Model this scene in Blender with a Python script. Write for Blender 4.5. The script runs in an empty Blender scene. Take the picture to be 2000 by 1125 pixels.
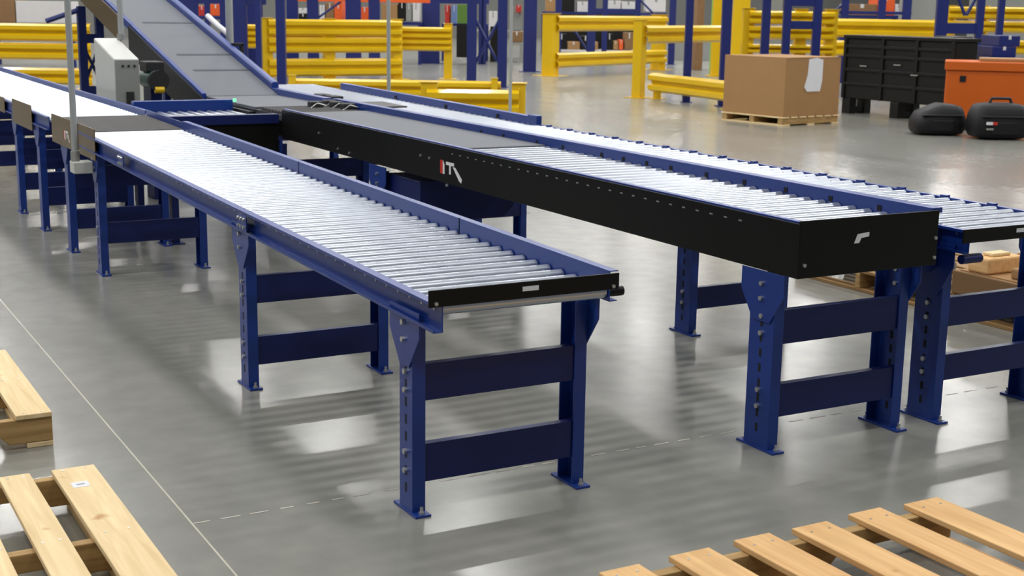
import bpy, bmesh, math, random
from mathutils import Vector, Matrix
random.seed(7)
PI = math.pi
scn = bpy.context.scene
COL = scn.collection

# ------------------------------------------------------------------ camera
F, PITCH, ROLL, YAW, H = 2651.5648, .2033, .0151, .5101, 1.7288
cy, sy, cp, sp = math.cos(YAW), math.sin(YAW), math.cos(PITCH), math.sin(PITCH)
FW = Vector((sy*cp, cy*cp, -sp)); R0 = Vector((cy, -sy, 0)); U0 = R0.cross(FW)
RT = math.cos(ROLL)*R0 + math.sin(ROLL)*U0
UP = -math.sin(ROLL)*R0 + math.cos(ROLL)*U0
CAM = Vector((0, 0, H))
cd = bpy.data.cameras.new('camera'); cam = bpy.data.objects.new('camera', cd); COL.objects.link(cam)
M = Matrix((RT, UP, -FW)).transposed().to_4x4(); M.translation = CAM
cam.matrix_world = M
cd.sensor_fit = 'HORIZONTAL'; cd.sensor_width = 36; cd.lens = F/2000*36; cd.clip_end = 300
cd.dof.use_dof = True; cd.dof.focus_distance = 5.6; cd.dof.aperture_fstop = 6.3
scn.camera = cam
def ray(u, v): return FW + (u-1000)/F*RT - (v-562.5)/F*UP
def on_floor(u, v, z=0):
    d = ray(u, v); return CAM + d*((z-H)/d.z)
def at_depth(u, D, v=20):                      # floor point below column u at view depth D
    d = ray(u, v); p = CAM + d*D; return Vector((p.x, p.y, 0))
def on_y(u, y, v=20):
    d = ray(u, v); p = CAM + d*(y/d.y); return Vector((p.x, p.y, 0))
def z_of(v, p):                                # height seen at row v above floor point p
    D = (Vector((p.x, p.y, 0))-CAM)
    # solve along the vertical through p
    a = D.dot(FW) ; b = UP.z ; c = D.dot(UP); k = (562.5-v)/F
    # (c + z*UP.z) = k*(a + z*FW.z)
    return (k*a - c)/(UP.z - k*FW.z)

# ------------------------------------------------------------------ materials
def s2l(c): return tuple(((x/255+.055)/1.055)**2.4 if x/255 > .04045 else x/255/12.92 for x in c)
def mat(name, rgb, rough=.5, metal=0., noise=.0, nscale=8., bump=0., spec=.5, rvar=0., coord='Object', stretch=None, coat=0.):
    m = bpy.data.materials.new(name); m.use_nodes = True
    nt = m.node_tree; N = nt.nodes; L = nt.links; b = N['Principled BSDF']
    col = s2l(rgb)+(1,)
    b.inputs['Base Color'].default_value = col; b.inputs['Roughness'].default_value = rough
    b.inputs['Metallic'].default_value = metal; b.inputs['Specular IOR Level'].default_value = spec
    b.inputs['Coat Weight'].default_value = coat
    if noise or bump or rvar:
        tc = N.new('ShaderNodeTexCoord'); mp = N.new('ShaderNodeMapping'); nz = N.new('ShaderNodeTexNoise')
        L.new(tc.outputs[coord], mp.inputs[0]); L.new(mp.outputs[0], nz.inputs['Vector'])
        if stretch: mp.inputs['Scale'].default_value = stretch
        nz.inputs['Scale'].default_value = nscale; nz.inputs['Detail'].default_value = 6
        if noise:
            mx = N.new('ShaderNodeMix'); mx.data_type = 'RGBA'
            mx.inputs[6].default_value = tuple(c*(1-noise) for c in col[:3])+(1,)
            mx.inputs[7].default_value = tuple(min(1, c*(1+noise)) for c in col[:3])+(1,)
            L.new(nz.outputs[0], mx.inputs[0]); L.new(mx.outputs[2], b.inputs['Base Color'])
        if rvar:
            mr = N.new('ShaderNodeMapRange'); mr.inputs[3].default_value = rough-rvar; mr.inputs[4].default_value = rough+rvar
            L.new(nz.outputs[0], mr.inputs[0]); L.new(mr.outputs[0], b.inputs['Roughness'])
        if bump:
            bp = N.new('ShaderNodeBump'); bp.inputs['Strength'].default_value = bump; bp.inputs['Distance'].default_value = .01
            L.new(nz.outputs[0], bp.inputs['Height']); L.new(bp.outputs[0], b.inputs['Normal'])
    return m
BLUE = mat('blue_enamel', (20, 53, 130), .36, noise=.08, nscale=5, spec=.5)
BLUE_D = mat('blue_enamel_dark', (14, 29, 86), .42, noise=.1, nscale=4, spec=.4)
RACKB = mat('rack_blue', (11, 29, 100), .45, noise=.12, nscale=1.5)
BLACK = mat('black_steel', (16, 16, 15), .42, noise=.15, nscale=6, spec=.22)
BROWN = mat('olive_steel', (100, 80, 44), .35, noise=.1, nscale=3, metal=.3)
ZINC = mat('zinc_roller', (186, 192, 202), .30, metal=.78, noise=.06, nscale=20, rvar=.06)
STEEL = mat('bolt_steel', (190, 192, 190), .35, metal=.8, noise=.05)
DARK = mat('dark_hole', (9, 10, 18), .8, noise=.1)
BELT = mat('grey_belt', (90, 94, 102), .6, noise=.05, nscale=10, bump=.03)
BELTSEAM = mat('belt_seam', (60, 64, 74), .7, noise=.1)
RUBBER = mat('black_rubber', (28, 28, 30), .6, noise=.2, nscale=30)
CHAIN = mat('dark_steel_roller', (62, 60, 60), .55, metal=.3, noise=.25, nscale=25)
YEL = mat('yellow_enamel', (218, 178, 4), .36, noise=.05, nscale=2, coat=.15)
ORANGE = mat('orange_beam', (226, 92, 34), .45, noise=.08)
ORCRATE = mat('orange_crate', (198, 90, 2), .5, noise=.08, nscale=2)
CARD = mat('corrugated_card', (160, 122, 78), .8, noise=.08, nscale=3, bump=.05)
CARD2 = mat('brown_card', (132, 100, 66), .85, noise=.15, nscale=3)
CARDW = mat('white_card', (206, 204, 204), .7, noise=.05)
BLKPL = mat('black_plastic', (15, 15, 14), .5, noise=.2, nscale=3, spec=.3)
BAG = mat('black_case', (17, 17, 22), .55, noise=.25, nscale=9, bump=.1, spec=.35)
PAPER = mat('paper', (222, 224, 228), .7, noise=.03)
INKW = mat('white_ink', (232, 232, 232), .6, noise=.02)
INKR = mat('red_ink', (200, 44, 24), .6, noise=.05)
GREYBOX = mat('light_grey_enamel', (196, 198, 192), .45, noise=.03)
GREYP = mat('grey_panel', (140, 142, 138), .45, noise=.04)
CONDUIT = mat('galvanised_conduit', (186, 190, 190), .4, metal=.5, noise=.05)
GREENM = mat('green_motor', (28, 92, 84), .4, noise=.1)
GREENB = mat('green_plastic', (84, 122, 44), .5, noise=.12, nscale=6)
LIME = mat('lime_plastic', (120, 206, 60), .5, noise=.05)
REDB = mat('red_carton', (186, 44, 34), .6, noise=.1)
BLUEB = mat('pale_blue_carton', (104, 128, 178), .6, noise=.1)
WALLM = mat('wall_paint', (128, 128, 124), .85, noise=.1, nscale=.4)
GLED = bpy.data.materials.new('green_indicator'); GLED.use_nodes = True
_b = GLED.node_tree.nodes['Principled BSDF']; _b.inputs['Base Color'].default_value = (.2, .9, .45, 1)
_b.inputs['Emission Color'].default_value = (.2, 1, .5, 1); _b.inputs['Emission Strength'].default_value = .8

def wood(name, c0, c1, grain='Y', seed=0):
    m = bpy.data.materials.new(name); m.use_nodes = True
    nt = m.node_tree; N = nt.nodes; L = nt.links; b = N['Principled BSDF']
    tc = N.new('ShaderNodeTexCoord'); mp = N.new('ShaderNodeMapping'); nz = N.new('ShaderNodeTexNoise')
    mp.inputs['Scale'].default_value = (26, 1.6, 26) if grain == 'Y' else (1.6, 26, 26)
    mp.inputs['Location'].default_value = (seed, seed*1.7, 0)
    L.new(tc.outputs['Object'], mp.inputs[0]); L.new(mp.outputs[0], nz.inputs['Vector'])
    nz.inputs['Scale'].default_value = 1.3; nz.inputs['Detail'].default_value = 7; nz.inputs['Distortion'].default_value = .6
    n2 = N.new('ShaderNodeTexNoise'); n2.inputs['Scale'].default_value = 7; n2.inputs['Detail'].default_value = 2
    L.new(tc.outputs['Object'], n2.inputs['Vector'])
    cr = N.new('ShaderNodeValToRGB'); cr.color_ramp.elements[0].position = .3; cr.color_ramp.elements[1].position = .7
    cr.color_ramp.elements[0].color = s2l(c0)+(1,); cr.color_ramp.elements[1].color = s2l(c1)+(1,)
    L.new(nz.outputs[0], cr.inputs[0])
    kn = N.new('ShaderNodeValToRGB'); kn.color_ramp.elements[0].position = .68; kn.color_ramp.elements[1].position = .78
    kn.color_ramp.elements[0].color = (1, 1, 1, 1); kn.color_ramp.elements[1].color = (.62, .40, .24, 1)
    L.new(n2.outputs[0], kn.inputs[0])
    mx = N.new('ShaderNodeMix'); mx.data_type = 'RGBA'; mx.blend_type = 'MULTIPLY'; mx.inputs[0].default_value = 1
    L.new(cr.outputs[0], mx.inputs[6]); L.new(kn.outputs[0], mx.inputs[7]); L.new(mx.outputs[2], b.inputs['Base Color'])
    b.inputs['Roughness'].default_value = .75
    bp = N.new('ShaderNodeBump'); bp.inputs['Strength'].default_value = .15; bp.inputs['Distance'].default_value = .004
    L.new(nz.outputs[0], bp.inputs['Height']); L.new(bp.outputs[0], b.inputs['Normal'])
    return m
PINE = wood('pale_pine', (216, 188, 138), (240, 216, 170), 'Y', 3)
PINE2 = wood('tan_pine', (208, 160, 104), (232, 190, 132), 'Y', 9)
PINEX = wood('pine_stringer', (150, 118, 70), (190, 156, 102), 'X', 5)
OLDW = wood('old_wood', (126, 96, 56), (168, 132, 84), 'Y', 12)

def floor_mat():
    m = bpy.data.materials.new('polished_concrete'); m.use_nodes = True
    nt = m.node_tree; N = nt.nodes; L = nt.links; b = N['Principled BSDF']
    tc = N.new('ShaderNodeTexCoord')
    def nz(scale, det, sc=(1, 1, 1)):
        mp = N.new('ShaderNodeMapping'); mp.inputs['Scale'].default_value = sc
        n = N.new('ShaderNodeTexNoise'); n.inputs['Scale'].default_value = scale; n.inputs['Detail'].default_value = det
        L.new(tc.outputs['Object'], mp.inputs[0]); L.new(mp.outputs[0], n.inputs['Vector']); return n
    a = nz(.55, 6); c = nz(7, 8); s = nz(2.2, 4, (1, .18, 1))
    cr = N.new('ShaderNodeValToRGB'); cr.color_ramp.elements[0].position = .3; cr.color_ramp.elements[1].position = .72
    cr.color_ramp.elements[0].color = s2l((126, 126, 119))+(1,); cr.color_ramp.elements[1].color = s2l((142, 141, 134))+(1,)
    L.new(a.outputs[0], cr.inputs[0])
    c2 = N.new('ShaderNodeValToRGB'); c2.color_ramp.elements[0].position = .3; c2.color_ramp.elements[1].position = .7
    c2.color_ramp.elements[0].color = (.90, .90, .89, 1); c2.color_ramp.elements[1].color = (1.06, 1.06, 1.05, 1)
    L.new(c.outputs[0], c2.inputs[0])
    mx = N.new('ShaderNodeMix'); mx.data_type = 'RGBA'; mx.blend_type = 'MULTIPLY'; mx.inputs[0].default_value = 1
    L.new(cr.outputs[0], mx.inputs[6]); L.new(c2.outputs[0], mx.inputs[7]); L.new(mx.outputs[2], b.inputs['Base Color'])
    mr = N.new('ShaderNodeMapRange'); mr.inputs[1].default_value = .3; mr.inputs[2].default_value = .7
    mr.inputs[3].default_value = .20; mr.inputs[4].default_value = .24
    L.new(s.outputs[0], mr.inputs[0]); L.new(mr.outputs[0], b.inputs['Roughness'])
    b.inputs['Specular IOR Level'].default_value = .42
    bp = N.new('ShaderNodeBump'); bp.inputs['Strength'].default_value = 0
    return m
FLOORM = floor_mat()
JOINT = mat('joint_filler', (186, 182, 168), .7, noise=.15, nscale=5)

# ------------------------------------------------------------------ mesh builder
class MB:
    def __init__(s): s.v = []; s.f = []; s.mi = []; s.sm = []
    def add(s, vs, fs, mi=0, smooth=False):
        o = len(s.v); s.v += [Vector(v) for v in vs]
        for f in fs: s.f.append([i+o for i in f]); s.mi.append(mi); s.sm.append(smooth)
        return s
    def ext(s, prof, org, U, V, W, mi=0):
        """extrude the closed polygon prof (a,b) -> org+aU+bV along W"""
        org, U, V, W = Vector(org), Vector(U), Vector(V), Vector(W); n = len(prof)
        a = [org+U*p[0]+V*p[1] for p in prof]; b = [x+W for x in a]
        fs = [[i, (i+1) % n, n+(i+1) % n, n+i] for i in range(n)]+[list(range(n))[::-1], list(range(n, 2*n))]
        return s.add(a+b, fs, mi)
    def box(s, x0, x1, y0, y1, z0, z1, mi=0):
        return s.ext([(x0, y0), (x1, y0), (x1, y1), (x0, y1)], (0, 0, z0), (1, 0, 0), (0, 1, 0), (0, 0, z1-z0), mi)
    def yext(s, prof, y0, y1, za=0., zb=0., mi=0):     # XZ profile along Y, shifted up za..zb
        return s.ext(prof, (0, y0, za), (1, 0, 0), (0, 0, 1), (0, y1-y0, zb-za), mi)
    def ybox(s, x0, x1, z0, z1, y0, y1, za=0., zb=0., mi=0):
        return s.yext([(x0, z0), (x1, z0), (x1, z1), (x0, z1)], y0, y1, za, zb, mi)
    def cyl(s, p0, p1, r, n=14, mi=0, r1=None):
        p0, p1 = Vector(p0), Vector(p1); d = (p1-p0).normalized()
        a = d.orthogonal().normalized(); b = d.cross(a); r1 = r if r1 is None else r1
        c0 = [p0+(a*math.cos(2*PI*i/n)+b*math.sin(2*PI*i/n))*r for i in range(n)]
        c1 = [p1+(a*math.cos(2*PI*i/n)+b*math.sin(2*PI*i/n))*r1 for i in range(n)]
        s.add(c0+c1, [[i, (i+1) % n, n+(i+1) % n, n+i] for i in range(n)], mi, True)
        return s.add(c0+c1, [list(range(n))[::-1], list(range(n, 2*n))], mi)
    def tube(s, pts, r, n=10, mi=0):
        for a, b in zip(pts, pts[1:]): s.cyl(a, b, r, n, mi)
        return s
    def obox(s, c, u, hx, hy, z0, z1, mi=0):           # box turned so that its local x runs along u
        u = Vector((u[0], u[1], 0)).normalized(); w = Vector((-u.y, u.x, 0)); c = Vector((c[0], c[1], z0))
        return s.ext([(-hx, -hy), (hx, -hy), (hx, hy), (-hx, hy)], c, u, w, (0, 0, z1-z0), mi)
    def build(s, name, mats, parent=None, bevel=0., smooth=False):
        off = Vector((0, 0, 0)); p = parent
        while p: off = off+p.location; p = p.parent
        me = bpy.data.meshes.new(name)
        me.from_pydata([tuple(v-off) for v in s.v], [], s.f)
        bm = bmesh.new(); bm.from_mesh(me); bmesh.ops.recalc_face_normals(bm, faces=bm.faces); bm.to_mesh(me); bm.free()
        if not isinstance(mats, (list, tuple)): mats = [mats]
        for m in mats: me.materials.append(m)
        for pl, i, q in zip(me.polygons, s.mi, s.sm): pl.material_index = i; pl.use_smooth = q or smooth
        if any(s.sm) or smooth: me.set_sharp_from_angle(angle=math.radians(40))
        o = bpy.data.objects.new(name, me); COL.objects.link(o)
        if parent: o.parent = parent
        if bevel:
            b = o.modifiers.new('bevel', 'BEVEL'); b.width = bevel; b.segments = 2; b.limit_method = 'ANGLE'; b.angle_limit = math.radians(40)
        return o
def thing(name, label, cat, loc=(0, 0, 0), group=None):
    o = bpy.data.objects.new(name, None); COL.objects.link(o); o.location = loc; o.empty_display_size = .1
    o['label'] = label; o['category'] = cat
    if group: o['group'] = group
    return o
def tag(o, label, cat, group=None):
    o['label'] = label; o['category'] = cat
    if group: o['group'] = group
    return o
def struct(o): o['kind'] = 'structure'; return o
def put(mesh, name, parent, loc):
    o = bpy.data.objects.new(name, mesh); COL.objects.link(o); o.parent = parent
    o.location = Vector(loc)-parent.location; return o

# ------------------------------------------------------------------ shell
struct(MB().box(-25, 95, -12, 75, -.2, 0).build('floor', FLOORM))
struct(MB().box(-25, 95, 74.6, 75, 0, 11).build('wall_back', WALLM))
struct(MB().box(94.6, 95, -12, 74.6, 0, 11).build('wall_right', WALLM))
mb = MB()
mb.box(1.181, 1.188, -2, 40, .0002, .0012)
struct(mb.build('trim_1', JOINT))
mb = MB(); x = 1.19
while x < 9:                                       # worn saw-cut across the slab: a broken line
    w = random.uniform(.045, .085); mb.box(x, x+w, 4.311, 4.319, .0002, .001); x += w+random.uniform(.03, .07)
struct(mb.build('trim_2', JOINT))

# ------------------------------------------------------------------ roller meshes
def roller_mesh(length, r, mat_, axle=.022, n=20, name='roller'):
    mb = MB(); h = length/2
    mb.cyl((-h, 0, 0), (h, 0, 0), r, n)
    mb.cyl((-h-axle, 0, 0), (h+axle, 0, 0), .006, 6)
    o = mb.build(name, mat_); me = o.data; bpy.data.objects.remove(o); return me
def leg_set(root, xl, xr, Y, ztop, wy, braces, bolts=True, fl=.05, bz=.12, bw=.22, shape=True):
    """two channel legs with feet and brackets, and the cross braces between them"""
    for s, xo in ((1, xl), (-1, xr)):
        mb = MB(); t = .006; h = wy/2
        prof = [(0, -h), (fl, -h), (fl, -h+t), (t, -h+t), (t, h-t), (fl, h-t), (fl, h), (0, h)]
        mb.ext([(a*s, b) for a, b in prof], (xo, Y, .008), (1, 0, 0), (0, 1, 0), (0, 0, ztop-.008))
        z = .07
        while z < ztop-.16 and bolts:              # adjusting slots punched in the web
            mb.box(min(xo-.0008*s, xo+(t+.0008)*s), max(xo-.0008*s, xo+(t+.0008)*s), Y-.008, Y+.008, z, z+.035, 1); z += .062
        leg = mb.build('leg', [BLUE, DARK], root, .0012)
        fp = MB()
        fp.box(min(xo-.006*s, xo+(fl+.004)*s), max(xo-.006*s, xo+(fl+.004)*s), Y-h-.04, Y+h+.04, 0, .009)
        fp.build('foot_plate', BLUE, leg, .001)
        for q in (-1, 1):
            b = MB(); b.cyl((xo+.025*s, Y+q*(h+.022), .009), (xo+.025*s, Y+q*(h+.022), .018), .011, 6)
            b.cyl((xo+.025*s, Y+q*(h+.022), .018), (xo+.025*s, Y+q*(h+.022), .034), .006, 8); b.build('anchor_bolt', STEEL, leg)
        if shape:
            br = MB(); zt = ztop+.03; w = bw/2
            pr = [(-w, zt), (w, zt), (w, zt-bz*.62), (h*.7, zt-bz*1.45), (-h*.7, zt-bz*1.45), (-w, zt-bz*.62)]
            br.ext(pr, (xo-(.007 if s > 0 else -.001), Y, 0), (0, 1, 0), (0, 0, 1), (.006, 0, 0))
            bo = br.build('mounting_bracket', BLUE, leg, .001)
            if bolts:
                for dz in (.05, .11):
                    b = MB(); b.cyl((xo-.018*s, Y, zt-dz), (xo+.014*s, Y, zt-dz), .010, 6); b.build('bolt', STEEL, bo)
        if bolts:
            for (z0, z1) in braces:
                for q in (.28, .78):
                    zz = z0+(z1-z0)*q; b = MB(); b.cyl((xo-.011*s, Y-.002, zz), (xo+.012*s, Y-.002, zz), .011, 6); b.build('bolt', STEEL, leg)
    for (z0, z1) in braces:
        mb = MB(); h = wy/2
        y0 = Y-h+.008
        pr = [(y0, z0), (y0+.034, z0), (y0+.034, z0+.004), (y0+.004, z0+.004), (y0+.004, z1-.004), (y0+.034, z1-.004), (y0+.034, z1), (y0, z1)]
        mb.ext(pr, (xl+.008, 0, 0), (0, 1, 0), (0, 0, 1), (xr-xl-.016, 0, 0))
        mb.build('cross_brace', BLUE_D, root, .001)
def rect(x0, z0, x1, z1): return [(x0, z0), (x1, z0), (x1, z1), (x0, z1)]
def c_out(xw, xo, z0, z1, lip=.012, t=.004):       # channel: web at xw, flanges reaching to xo, lips at their edges
    s = 1 if xo > xw else -1
    return [(xw, z0), (xo, z0), (xo, z0+lip), (xo-s*t, z0+lip), (xo-s*t, z0+t), (xw+s*t, z0+t), (xw+s*t, z1-t), (xo-s*t, z1-t), (xo-s*t, z1-lip), (xo, z1-lip), (xo, z1), (xw, z1)]

# ------------------------------------------------------------------ conveyor nearest the camera (left line)
S1 = .0191
def z1(y): return .797+S1*(y-4.107)
c1 = thing('roller_conveyor', 'long white-roller gravity conveyor in front, blue rails, black end stop toward camera', 'conveyor', (2.23, 6.3, 0))
ya, yb = 3.855, 9.2
MB().yext(c_out(1.898, 1.862, -.098, 0), ya-.01, yb, z1(ya), z1(yb)).build('side_rail', BLUE, c1, .001)
MB().yext([(2.556, -.062), (2.590, -.062), (2.590, -.058), (2.560, -.058), (2.560, .044), (2.592, .044), (2.592, .048), (2.556, .048)], ya+.02, yb, z1(ya), z1(yb)).build('side_rail', BLUE, c1, .001)
rm1 = roller_mesh(.646, .0235, ZINC, .012)
y = 3.905
while y < yb: put(rm1, 'roller', c1, (2.228, y, z1(y)-.030)); y += .0955
ep = MB().box(1.845, 2.575, 3.842, 3.850, .781, .838).build('end_stop', BLACK, c1, .002)
ep['label'] = 'black steel end stop plate'
MB().box(2.19, 2.252, 3.8412, 3.8425, .806, .822).build('sticker', PAPER, ep)
for xx in (1.87, 2.55): MB().cyl((xx, 3.836, .793), (xx, 3.85, .793), .007, 6).build('bolt', STEEL, ep)
MB().cyl((2.585, 3.95, .748), (2.66, 3.95, .748), .018, 10).build('cross_rod_cap', BLACK, c1)
for yy in (5.03, 6.95): MB().ybox(2.5545, 2.5615, -.058, .0485, yy-.003, yy+.003, z1(yy), z1(yy)).build('rail_joint', DARK, c1)
for yy in (5.78, 8.02):
    sp_ = MB().ybox(1.856, 1.8605, -.085, -.015, yy-.06, yy+.06, z1(yy), z1(yy)).build('splice_plate', BLUE, c1, .001)
    for dy in (-.04, .0, .04):
        for dz in (-.03, -.065): MB().cyl((1.846, yy+dy, z1(yy)+dz), (1.858, yy+dy, z1(yy)+dz), .008, 6).build('bolt', STEEL, sp_)
leg_set(c1, 1.882, 2.580, 4.10, .70, .105, [(.113, .25), (.405, .535)], bz=.14, bw=.24)
leg_set(c1, 1.882, 2.580, 5.872, .735, .105, [(.108, .24), (.397, .525)], bz=.14, bw=.24)
leg_set(c1, 1.882, 2.580, 8.829, .775, .105, [(.205, .34)], bz=.14, bw=.2)

# transfer bed and the line going on behind it
ct = thing('transfer_conveyor', 'short dark-roller transfer bed joining the two left roller conveyors, olive guard on side', 'conveyor', (2.23, 9.75, 0))
zt = z1(9.2)
MB().ybox(1.893, 1.899, -.10, 0, 9.21, 10.26, zt, zt+.02).build('side_rail', BLUE, ct)
MB().ybox(2.58, 2.586, -.10, .03, 9.21, 10.26, zt, zt+.02).build('side_rail', BLUE, ct)
rmD = roller_mesh(.66, .024, CHAIN, .01)
for k in range(17): put(rmD, 'roller', ct, (2.238, 9.27+k*.06, zt-.03+k*.0012))
gp = MB().ybox(1.866, 1.872, .745-.90, .945-.90, 8.74, 10.12, .90, .90).build('guard_panel', BROWN, ct, .002); gp['label'] = 'olive steel side guard'
MB().ybox(1.862, 1.866, -.155, .045, 9.24, 9.27, .90, .90).build('panel_seam', DARK, gp)
lb = MB(); lb.box(1.864, 1.8658, 9.665, 9.69, .80, .86, 0); lb.box(1.864, 1.8658, 9.64, 9.665, .80, .86, 1)
lb.ext([(9.62, .86), (9.55, .86), (9.55, .848), (9.578, .848), (9.578, .81), (9.592, .81), (9.592, .848), (9.62, .848)], (1.864, 0, 0), (0, 1, 0), (0, 0, 1), (.0018, 0, 0), 1)
lb.ext([(9.565, .84), (9.55, .84), (9.50, .79), (9.52, .79)], (1.864, 0, 0), (0, 1, 0), (0, 0, 1), (.0018, 0, 0), 1)
lb.build('logo', [INKR, INKW], gp)
leg_set(ct, 1.882, 2.580, 9.766, .765, .105, [(.16, .30), (.45, .6)], False)
MB().box(1.745, 1.865, 8.81, 8.93, .66, .735).build('junction_box', GREYBOX, ct, .006)

cf = thing('roller_conveyor', 'far left white-roller conveyor running off behind the grey pole, rails pale blue', 'conveyor', (2.23, 13.0, 0))
zf = lambda y: .905+.004*(y-10.3)
MB().yext(c_out(1.885, 1.862, -.098, 0), 10.3, 17.5, zf(10.3), zf(17.5)).build('side_rail', BLUE, cf)
MB().yext(c_out(2.58, 2.61, -.07, .03), 10.3, 17.5, zf(10.3), zf(17.5)).build('side_rail', BLUE, cf)
y = 10.36
while y < 17.4: put(rm1, 'roller', cf, (2.236, y, zf(y)-.030)); y += .0955
MB().ybox(1.858, 1.862, -.175, .02, 10.86, 11.72, .93, .93).build('guard_panel', BROWN, cf, .002)
MB().ybox(1.858, 1.862, -.13, .0, 12.1, 14.6, .93, .93).build('guard_panel', BROWN, cf, .002)
for yy, b in ((10.795, .19), (11.78, .19), (13.6, .19), (15.6, .19)): leg_set(cf, 1.882, 2.580, yy, .79, .105, [(b, b+.14), (.47, .62)], False)

# ------------------------------------------------------------------ middle conveyor with the black skirt
S2 = .004
def z2(y): return .944+S2*(y-3.9)
c2 = thing('belt_conveyor', 'middle conveyor with long black side skirt, rollers in front and grey belt behind', 'conveyor', (3.79, 6.8, 0))
ya, yb = 3.905, 9.66
MB().yext([(3.428, -.212), (3.436, -.212), (3.436, -.006), (3.46, -.006), (3.46, -.0), (3.428, -.0)], ya, yb, z2(ya), z2(yb)).build('skirt_panel', BLACK, c2, .002)
MB().ybox(3.437, 3.466, -.001, .007, ya+.02, yb, z2(ya), z2(yb)).build('side_rail', BLUE, c2, .001)
rr = MB().yext([(4.118, -.2), (4.15, -.2), (4.15, .0), (4.175, .0), (4.175, .022), (4.118, .022)], ya, 10.38, z2(ya), z2(10.38)).build('side_rail', BLUE, c2, .002)
y = 4.2
while y < 8:
    MB().ybox(4.1155, 4.1195, -.03, -.006, y-.012, y+.012, z2(y), z2(y)).build('slot', DARK, rr); y += random.choice((.22, .30, .42))
ep = MB().box(3.424, 4.150, 3.896, 3.905, .733, .957).build('end_plate', BLACK, c2, .003); ep['label'] = 'tall black end plate'
st = MB(); st.ext([(3.70, .853), (3.715, .888), (3.775, .893), (3.775, .876), (3.735, .872), (3.725, .853)], (0, 3.8945, 0), (1, 0, 0), (0, 0, 1), (0, .002, 0)); st.build('sticker', PAPER, ep)
for xx, zz in ((3.452, .785), (4.135, .845), (4.135, .765)): MB().cyl((xx, 3.889, zz), (xx, 3.899, zz), .008, 6).build('bolt', STEEL, ep)
rm2 = roller_mesh(.646, .0245, ZINC, .008)
y = 3.97
while y < 6.95: put(rm2, 'roller', c2, (3.79, y, z2(y)-.052)); y += .0955
MB().ybox(3.468, 4.115, -.05, -.022, 6.97, 9.66, z2(6.97), z2(9.66)).build('belt', BELT, c2, .008)
lg = MB(); x0 = 3.4262
def lgq(pts, mi): lg.ext(pts, (x0, 0, 0), (0, 1, 0), (0, 0, 1), (.0018, 0, 0), mi)
lgq([(6.99, .872), (6.957, .872), (6.957, .795), (6.99, .795)], 0); lgq([(6.956, .872), (6.935, .850), (6.935, .795), (6.956, .795)], 1)
lgq([(6.915, .868), (6.815, .868), (6.815, .850), (6.855, .850), (6.855, .80), (6.875, .80), (6.875, .850), (6.915, .850)], 1)
lgq([(6.83, .845), (6.80, .845), (6.715, .785), (6.725, .765), (6.75, .775)], 1)
lg.build('logo', [INKR, INKW], c2)
y = 4.25
while y < 6.9: MB().ybox(3.4268, 3.4285, -.04, -.034, y, y+.02, z2(y), z2(y)).build('perforation', STEEL, c2); y += .0955
for yy, zz in ((8.9, .86), (8.55, .785), (8.35, .775), (7.25, .87), (7.13, .866), (6.9, .735)): MB().cyl((3.42, yy, zz), (3.43, yy, zz), .008, 8).build('bolt', STEEL, c2)
leg_set(c2, 3.436, 4.152, 4.105, .70, .15, [(.14, .275), (.44, .578)], bz=.14, bw=.26)
leg_set(c2, 3.436, 4.152, 7.9, .71, .12, [(.42, .66)], bz=.16, bw=.26)
leg_set(c2, 3.436, 4.152, 9.78, .71, .12, [(.44, .58)], False)
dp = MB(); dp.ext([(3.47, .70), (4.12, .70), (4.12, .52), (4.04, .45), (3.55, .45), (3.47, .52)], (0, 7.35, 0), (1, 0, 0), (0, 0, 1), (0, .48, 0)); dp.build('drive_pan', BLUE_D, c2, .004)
# nose rollers and sensors between the belt and the incline
nz_ = MB(); nz_.ybox(3.46, 4.14, -.09, -.05, 9.68, 10.35, z2(9.7), z2(10.3)); nz_.build('transfer_plate', BLACK, c2)
rmS = roller_mesh(.60, .02, CHAIN, .02)
for k in range(8): put(rmS, 'roller', c2, (3.79, 9.73+k*.075, z2(9.8)-.045))
for xx, yy in ((4.06, 10.30), (4.05, 10.12), (4.06, 9.92), (3.90, 10.2)):
    e = MB().box(xx-.05, xx+.05, yy-.05, yy+.05, .93, .985).build('sensor_housing', RUBBER, c2, .008)
    MB().tube([(xx-.06, yy-.06, .935), (xx-.02, yy-.10, .975), (xx+.05, yy-.09, .955)], .007, 8).build('sensor_arm', STEEL, e)

# ------------------------------------------------------------------ right conveyor
S3 = .0085
def z3(y): return .86+S3*(y-3.9)
c3 = thing('roller_conveyor', 'right-hand white-roller conveyor with low blue rails beside the black-skirted one', 'conveyor', (4.68, 6.3, 0))
ya, yb = 3.93, 8.62
MB().yext(c_out(4.352, 4.322, -.10, .0), ya-.02, yb, z3(ya), z3(yb)).build('side_rail', BLUE, c3, .001)
MB().yext(c_out(5.0, 5.03, -.10, .0), ya-.02, yb, z3(ya), z3(yb)).build('side_rail', BLUE, c3, .001)
y = 3.98
rm3 = roller_mesh(.636, .0245, ZINC, .012)
while y < yb: put(rm3, 'roller', c3, (4.676, y, z3(y)-.024)); y += .0955
y = 4.1
while y < yb:
    MB().ybox(4.999, 5.026, -.001, .009, y-.02, y+.02, z3(y), z3(y)).build('rail_clip', BLUE, c3); y += .29
ep = MB().box(4.300, 5.035, 3.898, 3.906, .808, .866).build('end_stop', BLACK, c3, .002); ep['label'] = 'black steel end stop plate'
MB().box(4.61, 4.66, 3.8965, 3.8985, .835, .852).build('sticker', PAPER, ep)
sp3 = MB(); sp3.ext([(4.18, .86), (4.36, .86), (4.36, .70), (4.30, .66), (4.18, .66)], (0, 4.06, 0), (1, 0, 0), (0, 0, 1), (0, .16, 0)); sp3.build('connecting_bracket', BLUE_D, c3, .004)
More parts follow.
